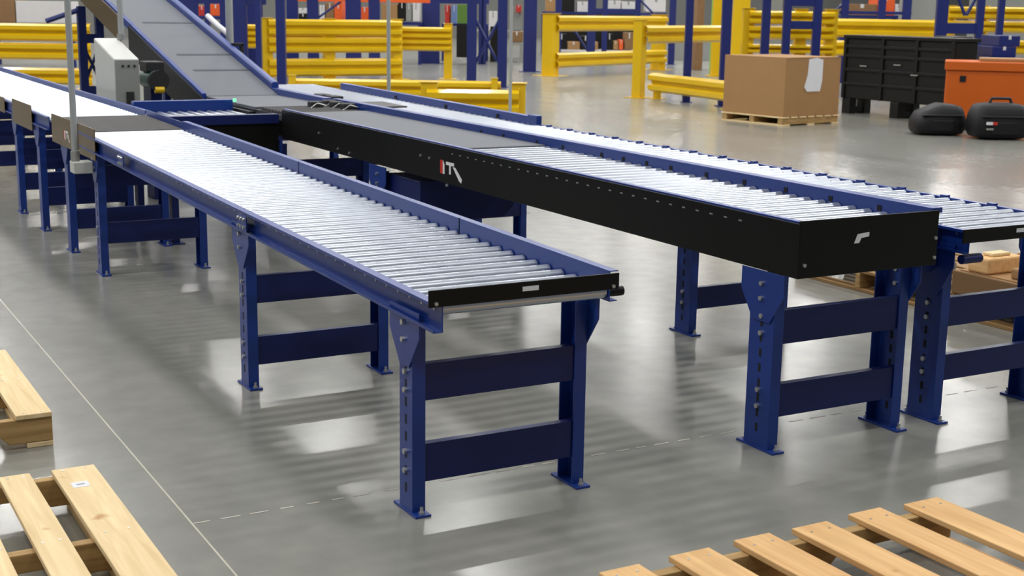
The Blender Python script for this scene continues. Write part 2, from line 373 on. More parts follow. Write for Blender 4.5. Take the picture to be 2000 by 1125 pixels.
MB().cyl((4.33, 3.93, .735), (4.44, 3.93, .735), .02, 10).build('cross_rod_cap', BLUE_D, c3)
leg_set(c3, 4.345, 5.03, 4.105, .76, .15, [(.18, .295), (.42, .546)], bz=.16, bw=.26)
leg_set(c3, 4.345, 5.03, 5.86, .76, .13, [(.14, .26)], bz=.16, bw=.24)

c4 = thing('roller_conveyor', 'back stretch of the right-hand roller conveyor with tall blue guide rail by yellow barrier', 'conveyor', (4.68, 10.9, 0))
z4 = lambda y: .895+.0115*(y-8.62)
MB().yext(c_out(4.352, 4.322, -.10, .0), 8.63, 13.2, z4(8.63), z4(13.2)).build('side_rail', BLUE, c4)
MB().yext([(5.0, -.1), (5.03, -.1), (5.03, .05), (5.055, .05), (5.055, .056), (5.0, .056)], 8.63, 12.4, z4(8.63), z4(12.4)).build('side_rail', BLUE, c4, .002)
y = 8.7
while y < 13.1: put(rm3, 'roller', c4, (4.676, y, z4(y)-.024)); y += .0955
for yy in (9.2, 10.1, 11.1): MB().ybox(4.994, 5.0, -.02, .03, yy-.02, yy+.02, z4(yy), z4(yy)).build('bolt_plate', DARK, c4)
MB().ybox(4.37, 4.72, .0, .012, 10.25, 10.75, z4(10.25), z4(10.75)).build('transfer_plate', CHAIN, c4)
MB().ybox(4.985, 5.03, -.08, .07, 8.58, 8.72, z4(8.6), z4(8.7)).build('rail_end_cap', BLUE, c4, .006)
leg_set(c4, 4.345, 5.03, 8.84, .79, .12, [(.20, .37), (.46, .6)], False)
for yy in (10.4, 12.6): leg_set(c4, 4.345, 5.03, yy, .80, .12, [(.44, .60)], False)

# ------------------------------------------------------------------ incline belt
ci = thing('incline_conveyor', 'grey belt incline conveyor coming down between blue rails behind the other conveyors', 'conveyor', (3.8, 14.0, 0))
zi = lambda y: .935+.225*(y-11.7)
yT = 19.0
MB().ybox(3.478, 4.13, -.03, 0, 11.72, yT, zi(11.72), zi(yT)).build('belt', BELT, ci, .004)
MB().ybox(3.478, 4.13, -.03, 0, 10.42, 11.72, .935, .935).build('belt', BELT, ci, .004)
for yy in (12.5, 13.05, 14.3): MB().ybox(3.6, 4.128, .0005, .003, yy, yy+.05, zi(yy), zi(yy+.05)).build('belt_seam', BELTSEAM, ci)
MB().ybox(3.44, 3.475, -.06, .022, 11.72, yT, zi(11.72), zi(yT)).build('side_rail', BLUE, ci, .003)
MB().yext([(4.133, -.05), (4.20, -.05), (4.20, .05), (4.19, .062), (4.15, .062), (4.133, .05)], 11.9, yT, zi(11.9), zi(yT)).build('side_rail', BLUE, ci, .003)
MB().ybox(4.133, 4.20, -.05, .045, 10.6, 11.95, .935, .945).build('side_rail', BLUE, ci, .003)
MB().yext([(3.43, -.30), (3.44, -.30), (3.44, -.01), (3.43, -.01)], 11.6, 14.25, zi(11.6), zi(14.25)).build('skirt_panel', BLACK, ci, .002)
o = MB().yext([(3.43, -.27), (3.44, -.27), (3.44, -.01), (3.43, -.01)], 14.6, yT, zi(14.6), zi(yT)).build('skirt_panel', BROWN, ci, .002); o['label'] = 'olive brown skirt panel'
MB().yext([(4.2, -.26), (4.21, -.26), (4.21, -.01), (4.2, -.01)], 11.9, yT, zi(11.9), zi(yT)).build('skirt_panel', BLUE_D, ci, .002)
mb = MB()
mb.box(3.43, 4.14, 10.42, 11.6, .70, .90); mb.build('drive_pan', BLACK, ci, .004)
for yy in (13.0,):
    h_ = zi(yy)-.28
    for xx in (3.47, 4.17):
        lgm = MB().box(xx-.03, xx+.03, yy-.05, yy+.05, .008, h_).build('leg', BLUE_D, ci, .003)
        MB().box(xx-.06, xx+.06, yy-.1, yy+.1, 0, .009).build('foot_plate', BLUE_D, lgm)
    k = .3
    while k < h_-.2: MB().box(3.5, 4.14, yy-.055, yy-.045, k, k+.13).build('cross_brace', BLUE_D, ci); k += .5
# support tower seen under the raised end
for xx, yy in ((4.255, 10.95), (4.265, 10.72)): MB().box(xx-.05, xx+.05, yy-.09, yy+.09, .92, .99).build('sensor_housing', RUBBER, ci, .008)
tw = thing('support_tower', 'dark blue ladder support under the raised end of the incline conveyor', 'support', (3.3, 16.6, 0))
pa, pb = on_y(158, 16.6), on_y(192, 16.6)
for p in (pa, pb):
    lgm = MB().box(p.x-.045, p.x+.045, 16.55, 16.65, .008, z_of(12, p)).build('leg', BLUE_D, tw, .004)
    MB().box(p.x-.08, p.x+.08, 16.5, 16.7, 0, .009).build('foot_plate', BLUE_D, lgm)
for v0, v1 in ((66, 84), (168, 184)): MB().box(pa.x, pb.x, 16.56, 16.64, z_of(v1, pa), z_of(v0, pa)).build('cross_brace', BLUE_D, tw)
za_, zb_ = z_of(165, pa), z_of(86, pa)
for (a, b) in ((pa, pb), (pb, pa)): MB().cyl((a.x, 16.6, za_), (b.x, 16.6, zb_), .018, 6).build('diagonal_brace', BLUE_D, tw)
MB().cyl((pa.x-.4, 16.6, z_of(42, pa)), (pa.x, 16.6, z_of(18, pa)), .03, 8).build('diagonal_brace', RACKB, tw)

# right-angle transfer between the incline foot and the left line
tr = thing('cross_transfer', 'right-angle transfer unit with navy beams and black front panel between the conveyors', 'conveyor', (3.0, 10.3, 0))
MB().ext([(9.70, .865), (9.78, .865), (9.78, .87), (9.708, .87), (9.708, .925), (9.78, .925), (9.78, .932), (9.70, .932)], (2.60, 0, 0), (0, 1, 0), (0, 0, 1), (.82, 0, 0)).build('side_rail', BLUE_D, tr, .001)
MB().box(2.60, 3.42, 9.72, 9.728, .60, .865).build('skirt_panel', BLACK, tr, .002)
MB().ext([(10.80, .86), (10.88, .86), (10.88, .968), (10.80, .968)], (2.62, 0, 0), (0, 1, 0), (0, 0, 1), (.80, 0, 0)).build('side_rail', BLUE, tr, .004)
mb = MB(); mb.cyl((0, -.49, 0), (0, .49, 0), .024, 16); mb.cyl((0, -.51, 0), (0, .51, 0), .006, 6)
_o = mb.build('roller', ZINC); rmY = _o.data; bpy.data.objects.remove(_o)
for k in range(10): put(rmY, 'roller', tr, (2.65+k*.08, 10.29, .865))
MB().box(3.40, 3.425, 10.72, 10.745, .955, .98).build('indicator_light', GLED, tr, .004)
for xx in (2.64, 3.38):
    for yy in (9.8, 10.8):
        lgm = MB().box(xx-.025, xx+.025, yy-.045, yy+.045, .008, .86).build('leg', BLUE_D, tr, .003)
        MB().box(xx-.05, xx+.05, yy-.09, yy+.09, 0, .009).build('foot_plate', BLUE_D, lgm)

# control cabinet and drive motor
y0, y1, zb, zc, zk = 12.0, 12.75, .84, 1.25, 1.41
cx0, cx1 = on_y(224, y0, 150).x, on_y(273, y0, 150).x
cb = thing('control_cabinet', 'pale grey slope-topped electrical cabinet beside the foot of the incline belt', 'cabinet', (cx0+.12, 12.4, 0))
bdy = MB().ext([(y0, zb), (y1, zb), (y1, zk), (y0, zc)], (cx0, 0, 0), (0, 1, 0), (0, 0, 1), (cx1-cx0, 0, 0)).build('cabinet_body', GREYBOX, cb, .012)
dr = MB().box(cx0+.006, cx1-.006, y0-.012, y0, zb+.01, zc-.008).build('door', GREYP, cb, .004); dr['label'] = 'grey end door'
for xx in (.07, .12, .17): MB().cyl((cx0+xx, y0-.02, zc-.06), (cx0+xx, y0-.01, zc-.06), .011, 10).build('push_button', RUBBER, dr)
MB().box(cx0+.09, cx0+.155, y0-.03, y0-.01, zb+.03, zb+.13).build('switch', RUBBER, dr, .004)
for xx in (cx0+.04, cx1-.04):
    for yy in (y0+.06, y1-.06): MB().box(xx-.025, xx+.025, yy-.025, yy+.025, 0, zb+.01).build('leg', BLUE_D, cb, .003)
mo = thing('drive_motor', 'dark green gear motor with black fan cowl beside the grey cabinet', 'motor', (3.05, 12.2, 0))
MB().cyl((3.05, 12.05, 1.06), (3.05, 12.4, 1.06), .085, 18).build('motor_body', GREENM, mo)
MB().cyl((3.05, 11.99, 1.06), (3.05, 12.05, 1.06), .09, 18).build('fan_cowl', RUBBER, mo)
MB().box(2.97, 3.13, 12.1, 12.35, 1.13, 1.22).build('terminal_box', RUBBER, mo, .01)
MB().cyl((3.01, 12.0, .98), (3.09, 12.0, .98), .03, 10).build('oil_cup', YEL, mo)
MB().box(3.00, 3.10, 12.1, 12.36, 0, .99).build('pedestal', BLUE_D, mo, .004)

mo.location.x += .09
# conduit drops from the roof
def drop(u, yp, vbot, rad, label, cat='pipe', zb=None):
    p = on_y(u, yp, 80); z = z_of(vbot, p) if zb is None else zb
    o = thing('conduit', label, cat, (p.x, p.y, z))
    MB().cyl((p.x, p.y, z), (p.x, p.y, 8.5), rad, 12).build('pipe', CONDUIT, o)
    MB().cyl((p.x, p.y, z), (p.x, p.y, z+.05), rad*1.5, 12).build('connector', STEEL, o)
    return o
p = Vector((1.770, 8.87, 0))
o = thing('conduit', 'grey upright pole in front of the olive guard panel at left', 'pipe', (p.x, p.y, .735))
MB().cyl((p.x, p.y, .737), (p.x, p.y, 8.5), .020, 12).build('pipe', CONDUIT, o); MB().cyl((p.x, p.y, .737), (p.x, p.y, .80), .028, 12).build('connector', STEEL, o)
drop(237, 12.68, 0, .026, 'thick grey conduit dropping onto the control cabinet', zb=1.395)
drop(449, 13.9, 90, .038, 'pale conduit dropping beside the right rail of the incline belt', zb=0)
drop(759, 13.9, 168, .022, 'thin grey conduit in front of the yellow barrier, left of the end post', zb=.0)
drop(998, 17.2, 0, .024, 'thin grey conduit beside the free-standing end of the low yellow barrier', zb=.0)
wh = MB().tube([on_y(405, 14.4)+Vector((0, 0, 1.60)), on_y(425, 14.2)+Vector((0, 0, 1.50)), on_y(440, 14.05)+Vector((0, 0, 1.44)), on_y(449, 13.95)+Vector((0, 0, 1.40))], .03, 10).build('cable_hose', INKW)
tag(wh, 'white flexible hose bending toward the conduit by the incline rail', 'hose')
db = thing('sensor_bracket', 'black square sensor bracket beside the incline right rail', 'bracket', on_y(462, 13.2))
p = on_y(462, 13.2)
mb = MB(); zz = z_of(100, p)
mb.box(p.x-.06, p.x-.03, 13.18, 13.24, zz-.09, zz+.07); mb.box(p.x+.03, p.x+.06, 13.18, 13.24, zz-.09, zz+.07); mb.box(p.x-.06, p.x+.06, 13.18, 13.24, zz+.05, zz+.08)
mb.build('frame', RUBBER, db, .004); MB().box(p.x-.02, p.x+.02, 13.19, 13.23, 0, zz-.05).build('post', BLUE_D, db)
mb2 = MB().box(p.x-.06, p.x+.06, 13.18, 13.24, zz-.10, zz-.06).build('base_bar', STEEL, db)

# ------------------------------------------------------------------ yellow guard rails
def rib(h, n, d=.05, base=.0):
    pts = []
    for k in range(n):
        a, b = h*k/n, h*(k+1)/n; q = (b-a)
        pts += [(base, a+q*.06), (base+d, a+q*.30), (base+d, a+q*.70), (base, b-q*.06)]
    return pts
def guard(label, A, B, rails, posts, ph, group='yellow barriers', pw=.16, name='guard_rail', front=True, ext=.0, feet=True):
    A, B = Vector((A.x, A.y, 0)), Vector((B.x, B.y, 0)); u = (B-A).normalized(); w = Vector((-u.y, u.x, 0))
    if w.dot(A) > 0: w = -w                           # w faces the camera side
    mid = (A+B)/2
    o = thing(name, label, 'barrier', mid, group)
    L = (B-A).length
    for z0, z1_ in rails:
        pr = rib(z1_-z0, 2 if z1_-z0 < .5 else 4, .085)
        full = pr+[(a-.012, b) for a, b in pr[::-1]]
        s = w*(pw*.5+.012) if front else -w*(pw*.5+.07)
        MB().ext(full, A+s+Vector((0, 0, z0))-u*ext, w, (0, 0, 1), u*(L+2*ext)).build('rail', YEL, o)
    for t in posts:
        c = A+u*(L*t)
        po = MB().obox(c, u, pw/2, pw/2, .012, ph).build('post', YEL, o, .008)
        MB().obox(c, u, pw*.6, pw*.6, ph, ph+.012).build('post_cap', YEL, po, .003)
        if feet: MB().obox(c, u, pw*1.05, pw*1.05, 0, .014).build('base_plate', YEL, po, .003)
    return o
def ads(u, D): return at_depth(u, D)
def zr(v, D, u=1000):                                # height of row v at depth D near column u
    return z_of(v, at_depth(u, D))
A, B = ads(-60, 27), ads(178, 27)
guard('yellow three-rail barrier at the far left behind the roller conveyor', A, B, [(zr(165, 27, 80), zr(131, 27, 80)), (zr(117, 27, 80), zr(82, 27, 80)), (zr(81, 27, 80), zr(45, 27, 80))], (.02, .93), 1.29, pw=.2)
A, B = Vector((10.45, 30.4, 0)), Vector((13.75, 30.35, 0))
guard('yellow three-rail barrier behind the foot of the incline belt', A, B, [(zr(150, 31.6, 640), zr(113, 31.6, 640)), (zr(104, 31.6, 640), zr(72, 31.6, 640)), (zr(71, 31.6, 640), zr(37, 31.6, 640))], (.0, .46, .98), 1.42, pw=.24)
A, B = ads(455, 33), ads(882, 33)
guard('yellow barrier ending in a post left of the blue truss frame', A, B, [(zr(100, 33, 830), zr(52, 33, 830))], (.03, .985), 1.33, pw=.2)
A, B = ads(560, 25), ads(980, 25)
guard('low yellow barrier lying behind the end-post barrier', A, B, [(.06, zr(156, 25, 800))], (.02, .97), .44, pw=.12, front=False)
A, B = ads(835, 20.2), ads(1016, 20.2)
g = guard('low yellow single-rail barrier with a broad end post behind right conveyor', A, B, [(.14, zr(172, 20.2, 900))], (.02, .985), .62, pw=.24)
e = MB().obox(B, (B-A), .02, .14, .10, .55).build('end_cap', YEL, g, .01)
A, B = Vector((18.45, 31.1, 0)), Vector((23.7, 33.6, 0))
guard('yellow two-rail barrier standing free in the middle distance', A, B, [(zr(130, 37, 1180), zr(100, 37, 1180)), (zr(62, 37, 1180), zr(30, 37, 1180))], (.0, .985), 1.6, pw=.33)
A = on_floor(1246, 191); B = ads(1402, 29.5)
guard('yellow barrier post with high rail reaching back to the tall yellow column', A, B, [(1.06, 1.44)], (.0,), 1.53, pw=.2)
A = A+Vector((.22, -.25, 0)); B = ads(1440, 24.0)
guard('low yellow rail running from barrier post to behind the cardboard box', A, B, [(.13, .52)], (.04, .96), .5, pw=.12)
cl = MB(); c = ads(1403, 36.5); cl.obox(c, RT, .14, .14, .02, 5.0)
tc_ = thing('guard_column', 'tall yellow column between blue rack posts left of the cardboard box', 'column', c)
cl.build('column', YEL, tc_, .02); MB().obox(c, RT, .24, .24, 0, .03).build('base_plate', YEL, tc_, .004)
c = ads(1447, 34); tc_ = thing('guard_column', 'wide yellow column rising behind the cardboard box', 'column', c)
MB().obox(c, RT, .20, .20, .02, 5.0).build('column', YEL, tc_, .02); MB().obox(c, RT, .3, .3, 0, .03).build('base_plate', YEL, tc_, .004)
A, B = ads(1462, 27), ads(1628, 27)
guard('yellow barrier directly behind the cardboard box and blue posts', A, B, [(.5, .84), (zr(105, 27, 1550), zr(86, 27, 1550)), (zr(78, 27, 1550), zr(50, 27, 1550)), (zr(49, 27, 1550), zr(21, 27, 1550))], (.0, .62, .98), zr(18, 27, 1550), pw=.22)
A, B = ads(1606, 30), ads(1840, 29)
guard('long yellow barrier above the black bulk container', A, B, [(zr(110, 30, 1700), zr(78, 30, 1700)), (zr(74, 30, 1700), zr(36, 30, 1700))], (.0, .98), zr(36, 30, 1700), pw=.18)
A, B = ads(1858, 28.5), ads(2040, 27.5)
guard('yellow barrier at the far right behind the orange crate', A, B, [(zr(105, 28, 1930), zr(76, 28, 1930)), (zr(64, 28, 1950), zr(40, 28, 1950)), (zr(39, 28, 1950), zr(13, 28, 1950))], (.0, .36, .95), zr(13, 28, 1950), pw=.18)

# ------------------------------------------------------------------ blue racks
def upright(label, u, D, w, vtop=None, name='rack_post', group='blue rack posts', ztop=5.5, zbot=0, mat_=RACKB):
    c = ads(u, D); o = thing(name, label, 'rack post', c, group)
    hw = w/2
    mb = MB(); t = hw*.3
    prof = [(-hw, -hw), (hw, -hw), (hw, hw), (hw*.35, hw), (hw*.35, hw-t), (hw-t, hw-t), (hw-t, -hw+t), (-hw+t, -hw+t), (-hw+t, hw-t), (-hw*.35, hw-t), (-hw*.35, hw), (-hw, hw)]
    uu = Vector((RT.x, RT.y, 0)).normalized(); ww = Vector((-uu.y, uu.x, 0))
    mb.ext(prof, c+Vector((0, 0, .012)), uu, ww, (0, 0, ztop))
    mb.build('column', mat_, o)
    MB().obox(c, uu, hw*1.6, hw*1.6, 0, .014).build('base_plate', mat_, o)
    return o
def px(n, D): return n*D/F
def frame(label, us, D, ws, beams=(), diag=(), ztop=5.5, name='pallet_rack', mat_=RACKB, bm=None):
    c = ads(sum(us)/len(us), D); o = thing(name, label, 'rack', c)
    uu = Vector((RT.x, RT.y, 0)).normalized()
    for u, w in zip(us, ws):
        q = ads(u, D); hw = px(w, D)/2
        po = MB().obox(q, uu, hw, min(hw, .06), .012, ztop).build('upright', mat_, o, .006)
        MB().obox(q, uu, hw*1.4, .1, 0, .014).build('base_plate', mat_, po)
    for u0, u1, v0, v1 in beams:
        a, b = ads(u0, D), ads(u1, D); m = (a+b)/2
        MB().obox(m, b-a, (b-a).length/2, .045, z_of(v1, m), z_of(v0, m)).build('beam', bm or mat_, o, .006)
    for u0, v0, u1, v1 in diag:
        a, b = ads(u0, D), ads(u1, D)
        MB().cyl((a.x, a.y, z_of(v0, a)), (b.x, b.y, z_of(v1, b)), .035, 6).build('diagonal_brace', mat_, o)
    return o
frame('blue rack bay behind the incline belt with square openings', (362, 405, 436, 467), 30.5, (50, 10, 12, 30), ((335, 520, -14, 8), (338, 448, 31, 36)), ())
upright('slim blue post left of the middle yellow barrier', 504, 28, .11)
upright('dark blue post standing in front of the middle yellow barrier', 548, 29.5, .19)
frame('blue rack with orange beams behind the middle yellow barrier', (571, 611, 690, 731), 38, (22, 22, 30, 22), ((560, 840, -8, 4),), ((622, 34, 676, -4),), bm=ORANGE)
frame('broad blue rack upright and header left of the green bin', (842, 940, 945), 42, (34, 10, 10), ((826, 955, -14, 7),))
frame('blue truss frame of two slim posts with diagonal braces, centre background', (922, 982), 29.8, (19, 19), (), ((926, 130, 975, 40), (930, 40, 972, 120)))
upright('thick blue rack column left of the free-standing yellow barrier', 1036, 37.5, .36)
frame('blue rack above the free-standing yellow barrier', (1091, 1156, 1182, 1246), 45, (12, 16, 10, 10), ((1160, 1250, 17, 25),), ((1110, 40, 1150, 100), (1250, 0, 1280, 30)))
upright('blue post with its foot showing behind the high yellow rail', 1314, 44, .2)
upright('blue post in front of the high yellow rail', 1347, 25.8, .14)
upright('blue post just left of the cardboard box', 1420, 24.9, .17)
frame('blue three-post frame behind the cardboard box', (1497, 1538, 1597), 25.2, (16, 15, 16), ((1540, 1596, 41, 57), (1545, 1600, -8, 12)))
frame('blue rack behind the black bulk container', (1650, 1722, 1771), 34, (14, 14, 16), ((1640, 1780, 22, 28),), ((1608, 40, 1650, 5),))
frame('blue rack with cross beam right of the black container', (1840, 1915, 1955), 27, (22, 14, 12), ((1832, 1920, 45, 66),), ((1870, -5, 1885, 30), (1905, -5, 1888, 30)))

# ------------------------------------------------------------------ goods far behind
def carton(label, u0, u1, v0, v1, D, m, name='carton', cat='box', group='goods on the far racks', lid=True, depth=.5):
    a, b = ads(u0, D), ads(u1, D); c = (a+b)/2; z0, zt_ = z_of(v1, c), z_of(v0, c); z0 = 0 if z0 < .15 else z0; hx = (b-a).length/2
    w = Vector((-(b-a).y, (b-a).x, 0)).normalized()
    if w.dot(c) < 0: w = -w
    c = c+w*depth
    o = thing(name, label, cat, (c.x, c.y, z0), group)
    MB().obox(c, b-a, hx, depth, z0, zt_).build('box_body', m, o, .01)
    if lid:
        MB().obox(c-w*(depth+.002), b-a, hx*.12, .004, zt_-(zt_-z0)*.35, zt_).build('tape', GREYP if m is CARDW else CARDW, o)
    return o
def shelf(label, u0, u1, v, D, m=RACKB, legs=True, depth=.6):
    a, b = ads(u0, D), ads(u1, D); c = (a+b)/2; z = z_of(v, c); w = Vector((-(b-a).y, (b-a).x, 0)).normalized()
    if w.dot(c) < 0: w = -w
    o = thing('storage_shelf', label, 'shelf', (c.x, c.y, 0))
    MB().obox(c+w*depth, b-a, (b-a).length/2+.05, depth+.05, z-.08, z).build('deck', m, o, .004)
    for q in (a, b):
        for k in (0, 2*depth): MB().obox(q+w*k, b-a, .05, .05, 0, z-.08).build('leg', m, o)
    return o
shelf('low blue shelf at far left carrying the white panel crate', -40, 140, 47, 36)
carton('brown carton at the top left corner of the view', -30, 29, -30, 44, 36, CARD2)
carton('large white crate above the left yellow barrier', 31, 131, 2, 45, 36, CARDW, lid=False)
shelf('shelf with orange goods seen through the blue bay', 335, 448, 31, 34.2, depth=.3)
carton('pale carton left in the blue bay opening', 372, 386, 10, 31, 34.2, CARD, depth=.3)
carton('dark red carton in the blue bay opening', 387, 401, 12, 31, 34.2, REDB, depth=.3)
carton('orange carton in the right blue bay opening', 410, 432, 8, 31, 34.2, ORANGE, depth=.3)
carton('tall blue bin right of the rack bay behind a slim post', 455, 500, -12, 138, 35.6, RACKB, lid=False)
shelf('long shelf behind the middle yellow barrier', 556, 820, 42, 41)
carton('white carton between first two orange-beam posts', 583, 600, 16, 26, 41, CARDW)
carton('black carton between first two orange-beam posts', 583, 600, 27, 42, 41, BLKPL)
carton('white carton beside the second orange-beam post', 624, 634, 10, 41, 41, CARDW)
carton('brown carton under the orange beam', 636, 652, 6, 41, 41, CARD2)
carton('orange carton under the orange beam', 653, 668, 4, 41, 41, ORANGE)
carton('white and orange carton beside the wide blue post', 702, 722, 14, 41, 41, ORANGE)
carton('tan carton right of the grey conduit', 745, 776, 8, 41, 41, CARD)
carton('dark carton right of the tan one', 778, 792, 2, 41, 41, BLKPL)
carton('grey carton left of white carton stack', 793, 804, 6, 41, 41, GREYP)
carton('white carton stack left of the broad blue upright', 806, 819, 6, 42, 41, CARDW)
shelf('shelf behind the broad blue upright', 866, 950, 46, 44.5)
carton('red carton right of the broad blue upright', 869, 878, 10, 46, 44.5, REDB)
carton('pale blue carton right of the red one', 882, 892, 10, 46, 44.5, BLUEB)
gb = carton('green bin on a black cabinet beyond the yellow barrier post', 893, 915, 9, 46, 41.5, GREENB, 'storage_bin', 'bin', None, lid=False)
carton('black cabinet beneath the green bin', 892, 915, 47, 112, 41.5, BLKPL, 'floor_cabinet', 'cabinet', None, lid=False)
shelf('grey shelf between the truss posts', 925, 1020, 60, 47, GREYP)
carton('white carton seen through the truss frame', 955, 971, 22, 59, 47, CARDW)
carton('grey carton with red top right of the truss frame', 1002, 1020, 14, 59, 47, GREYP)
carton('red carton left of the thick blue column', 1008, 1018, 10, 24, 46.2, REDB)
carton('black machine base at the foot of the truss frame', 958, 975, 52, 120, 44, BLKPL, 'black_machine', 'machine', None, lid=False)
shelf('small grey shelf left of the thick blue column', 999, 1021, 83, 43.9, GREYP, depth=.4)
carton('brown carton left of the thick blue column', 998, 1022, 62, 82, 44, CARD2)
shelf('upper shelf of white cartons above the free-standing barrier', 1062, 1300, 24, 52)
for k, (a, b, t, m, l) in enumerate(((1066, 1084, -8, CARD, 'brown carton at left end of upper shelf'), (1098, 1122, -20, BLKPL, 'black carton on upper shelf beside blue post'), (1127, 1148, 3, CARDW, 'first white carton on upper shelf'),
        (1188, 1212, 1, CARDW, 'middle white carton on upper shelf'), (1214, 1240, 3, CARDW, 'third white carton on upper shelf'), (1262, 1300, -6, CARDW, 'rightmost white carton on upper shelf'))):
    carton(l, a, b, t, 23, 52, m)
shelf('lower pale shelf behind the free-standing barrier', 1080, 1300, 98, 50, CARDW)
for a, b, t, m, l in ((1088, 1108, 66, BLKPL, 'black carton at left end of lower shelf'), (1110, 1134, 82, CARD, 'tan carton seen between the two yellow rails'), (1136, 1154, 70, BLKPL, 'black carton beside tan one on lower shelf'), (1158, 1170, 82, CARD, 'small tan carton on lower shelf'),
        (1185, 1199, 66, BLKPL, 'dark carton on lower shelf right half'), (1200, 1209, 80, CARD, 'narrow tan carton on lower shelf'), (1211, 1219, 78, ORANGE, 'narrow orange carton on lower shelf'), (1222, 1240, 64, CARD2, 'brown carton at right end of lower shelf')):
    carton(l, a, b, t, 97, 50, m)
carton('dark crate stack filling the bay behind the free-standing barrier', 1080, 1245, 28, 96, 51.5, BLKPL, 'crate_stack', 'crates', None, lid=False)
carton('lime green panel left of the tall yellow column', 1391, 1399, -20, 141, 37.7, LIME, 'safety_panel', 'panel', None, lid=False, depth=.05)
carton('grey machine housing behind the high yellow rail', 1320, 1395, 60, 122, 48, GREYP, 'machine_housing', 'machine', None, lid=False)
carton('brown crate behind the upper blue rack posts', 1362, 1376, -10, 137, 40, CARD2, lid=False)
carton('grey tank behind the far right blue racks', 1776, 1830, -30, 150, 36, GREYP, 'machine_cabinet', 'machine', None, lid=False)
shelf('shelf seen above the long yellow barrier', 1648, 1770, 30, 37.9)
carton('brown carton above the long yellow barrier', 1655, 1712, 8, 30, 38, CARD2)
carton('pale carton with white top above the long yellow barrier', 1748, 1762, 8, 30, 38, CARDW)
carton('orange carton at the top edge above the black container', 1713, 1747, -14, 30, 38, ORANGE)
carton('grey upright panel between blue posts behind the cardboard box', 1507, 1528, -20, 150, 36, GREYP, 'grey_panel', 'panel', None, lid=False)
shelf('low blue shelf behind the orange crate', 1944, 2000, 112, 24.4, depth=.5)
carton('blue tote above the orange crate', 1957, 1998, 70, 90.5, 24.5, RACKB, 'storage_tote', 'tote', None)
carton('lower blue tote stacked behind the orange crate', 1945, 1992, 91, 111.5, 24.5, RACKB, 'storage_tote', 'tote', None)
carton('grey cupboard behind far right yellow barrier', 1920, 2010, -30, 170, 31, GREYP, 'steel_cupboard', 'cupboard', None, lid=False)
carton('black crate on top right of the black container', 1862, 1905, 72, 92, 24.6, BLKPL, 'black_crate', 'crate', None, lid=False)

# ------------------------------------------------------------------ pallets
def pallet(label, x0, x1, y0, y1, along='Y', h=.14, boards=None, top=PINE, group=None, z=0, nstr=3, rnd=0, str_pos=None):
    """stringers along X, deck boards along Y"""
    o = thing('wooden_pallet', label, 'pallet', ((x0+x1)/2, (y0+y1)/2, z), group)
    t = .02; ys = str_pos or [y0+.02, (y0+y1)/2, y1-.02]
    for yy in ys:
        w = .02; L = x1-x0
        pr = [(0, .022), (L, .022), (L, h-t), (0, h-t)]
        pr = [(0, .022), (L*.14, .022), (L*.17, .06), (L*.36, .06), (L*.39, .022), (L*.61, .022), (L*.64, .06), (L*.83, .06), (L*.86, .022), (L, .022), (L, h-t), (0, h-t)]
        MB().ext(pr, (x0, yy-w, z), (1, 0, 0), (0, 0, 1), (0, 2*w, 0)).build('stringer', PINEX, o, .003)
    n = len(boards)
    for (a, b) in boards:
        j0, j1 = random.uniform(-.012, .012), random.uniform(-.012, .012)
        ob = MB().box(a, b, y0-.0+j0, y1+j1, z+h-t+.0005, z+h).build('deck_board', top, o, .003)
        for yy in ys:
            for q in (.25, .75): MB().cyl((a+(b-a)*q, yy, z+h-.004), (a+(b-a)*q, yy, z+h+.001), .005, 6).build('nail', STEEL, ob) if group != 'far' else None
    for a in (x0, x0+(x1-x0)*.44, x1-.10):
        MB().box(a, a+.10, y0, y1, z, z+.0215).build('bottom_board', top, o, .003)
    return o
pallet('pale wooden pallet at left edge, farther of the two left pallets', -.25, .935, 5.385, 6.49, boards=[(-.25, -.12), (-.05, .07), (.12, .24), (.29, .41), (.46, .58), (.615, .705), (.798, .935)])
p2 = pallet('pale wooden pallet in the bottom left corner, white sticker on edge board', -.20, .943, 3.45, 4.672, boards=[(-.2, -.06), (.0, .1), (.17, .27), (.33, .43), (.49, .545), (.625, .728), (.798, .943)], str_pos=[3.49, 4.02, 4.645])
MB().box(.83, .885, 4.455, 4.51, .1402, .1408).build('sticker', PAPER, p2)
MB().box(.845, .872, 4.478, 4.488, .1409, .1412).build('sticker_print', GREYP, p2)
pallet('tan wooden pallet in the bottom right corner with spaced deck boards', 2.02, 3.376, 1.85, 3.085, boards=[(2.02, 2.16), (2.27, 2.42), (2.52, 2.66), (2.745, 2.89), (2.992, 3.132), (3.222, 3.376)], top=PINE2, str_pos=[1.9, 2.45, 3.03])
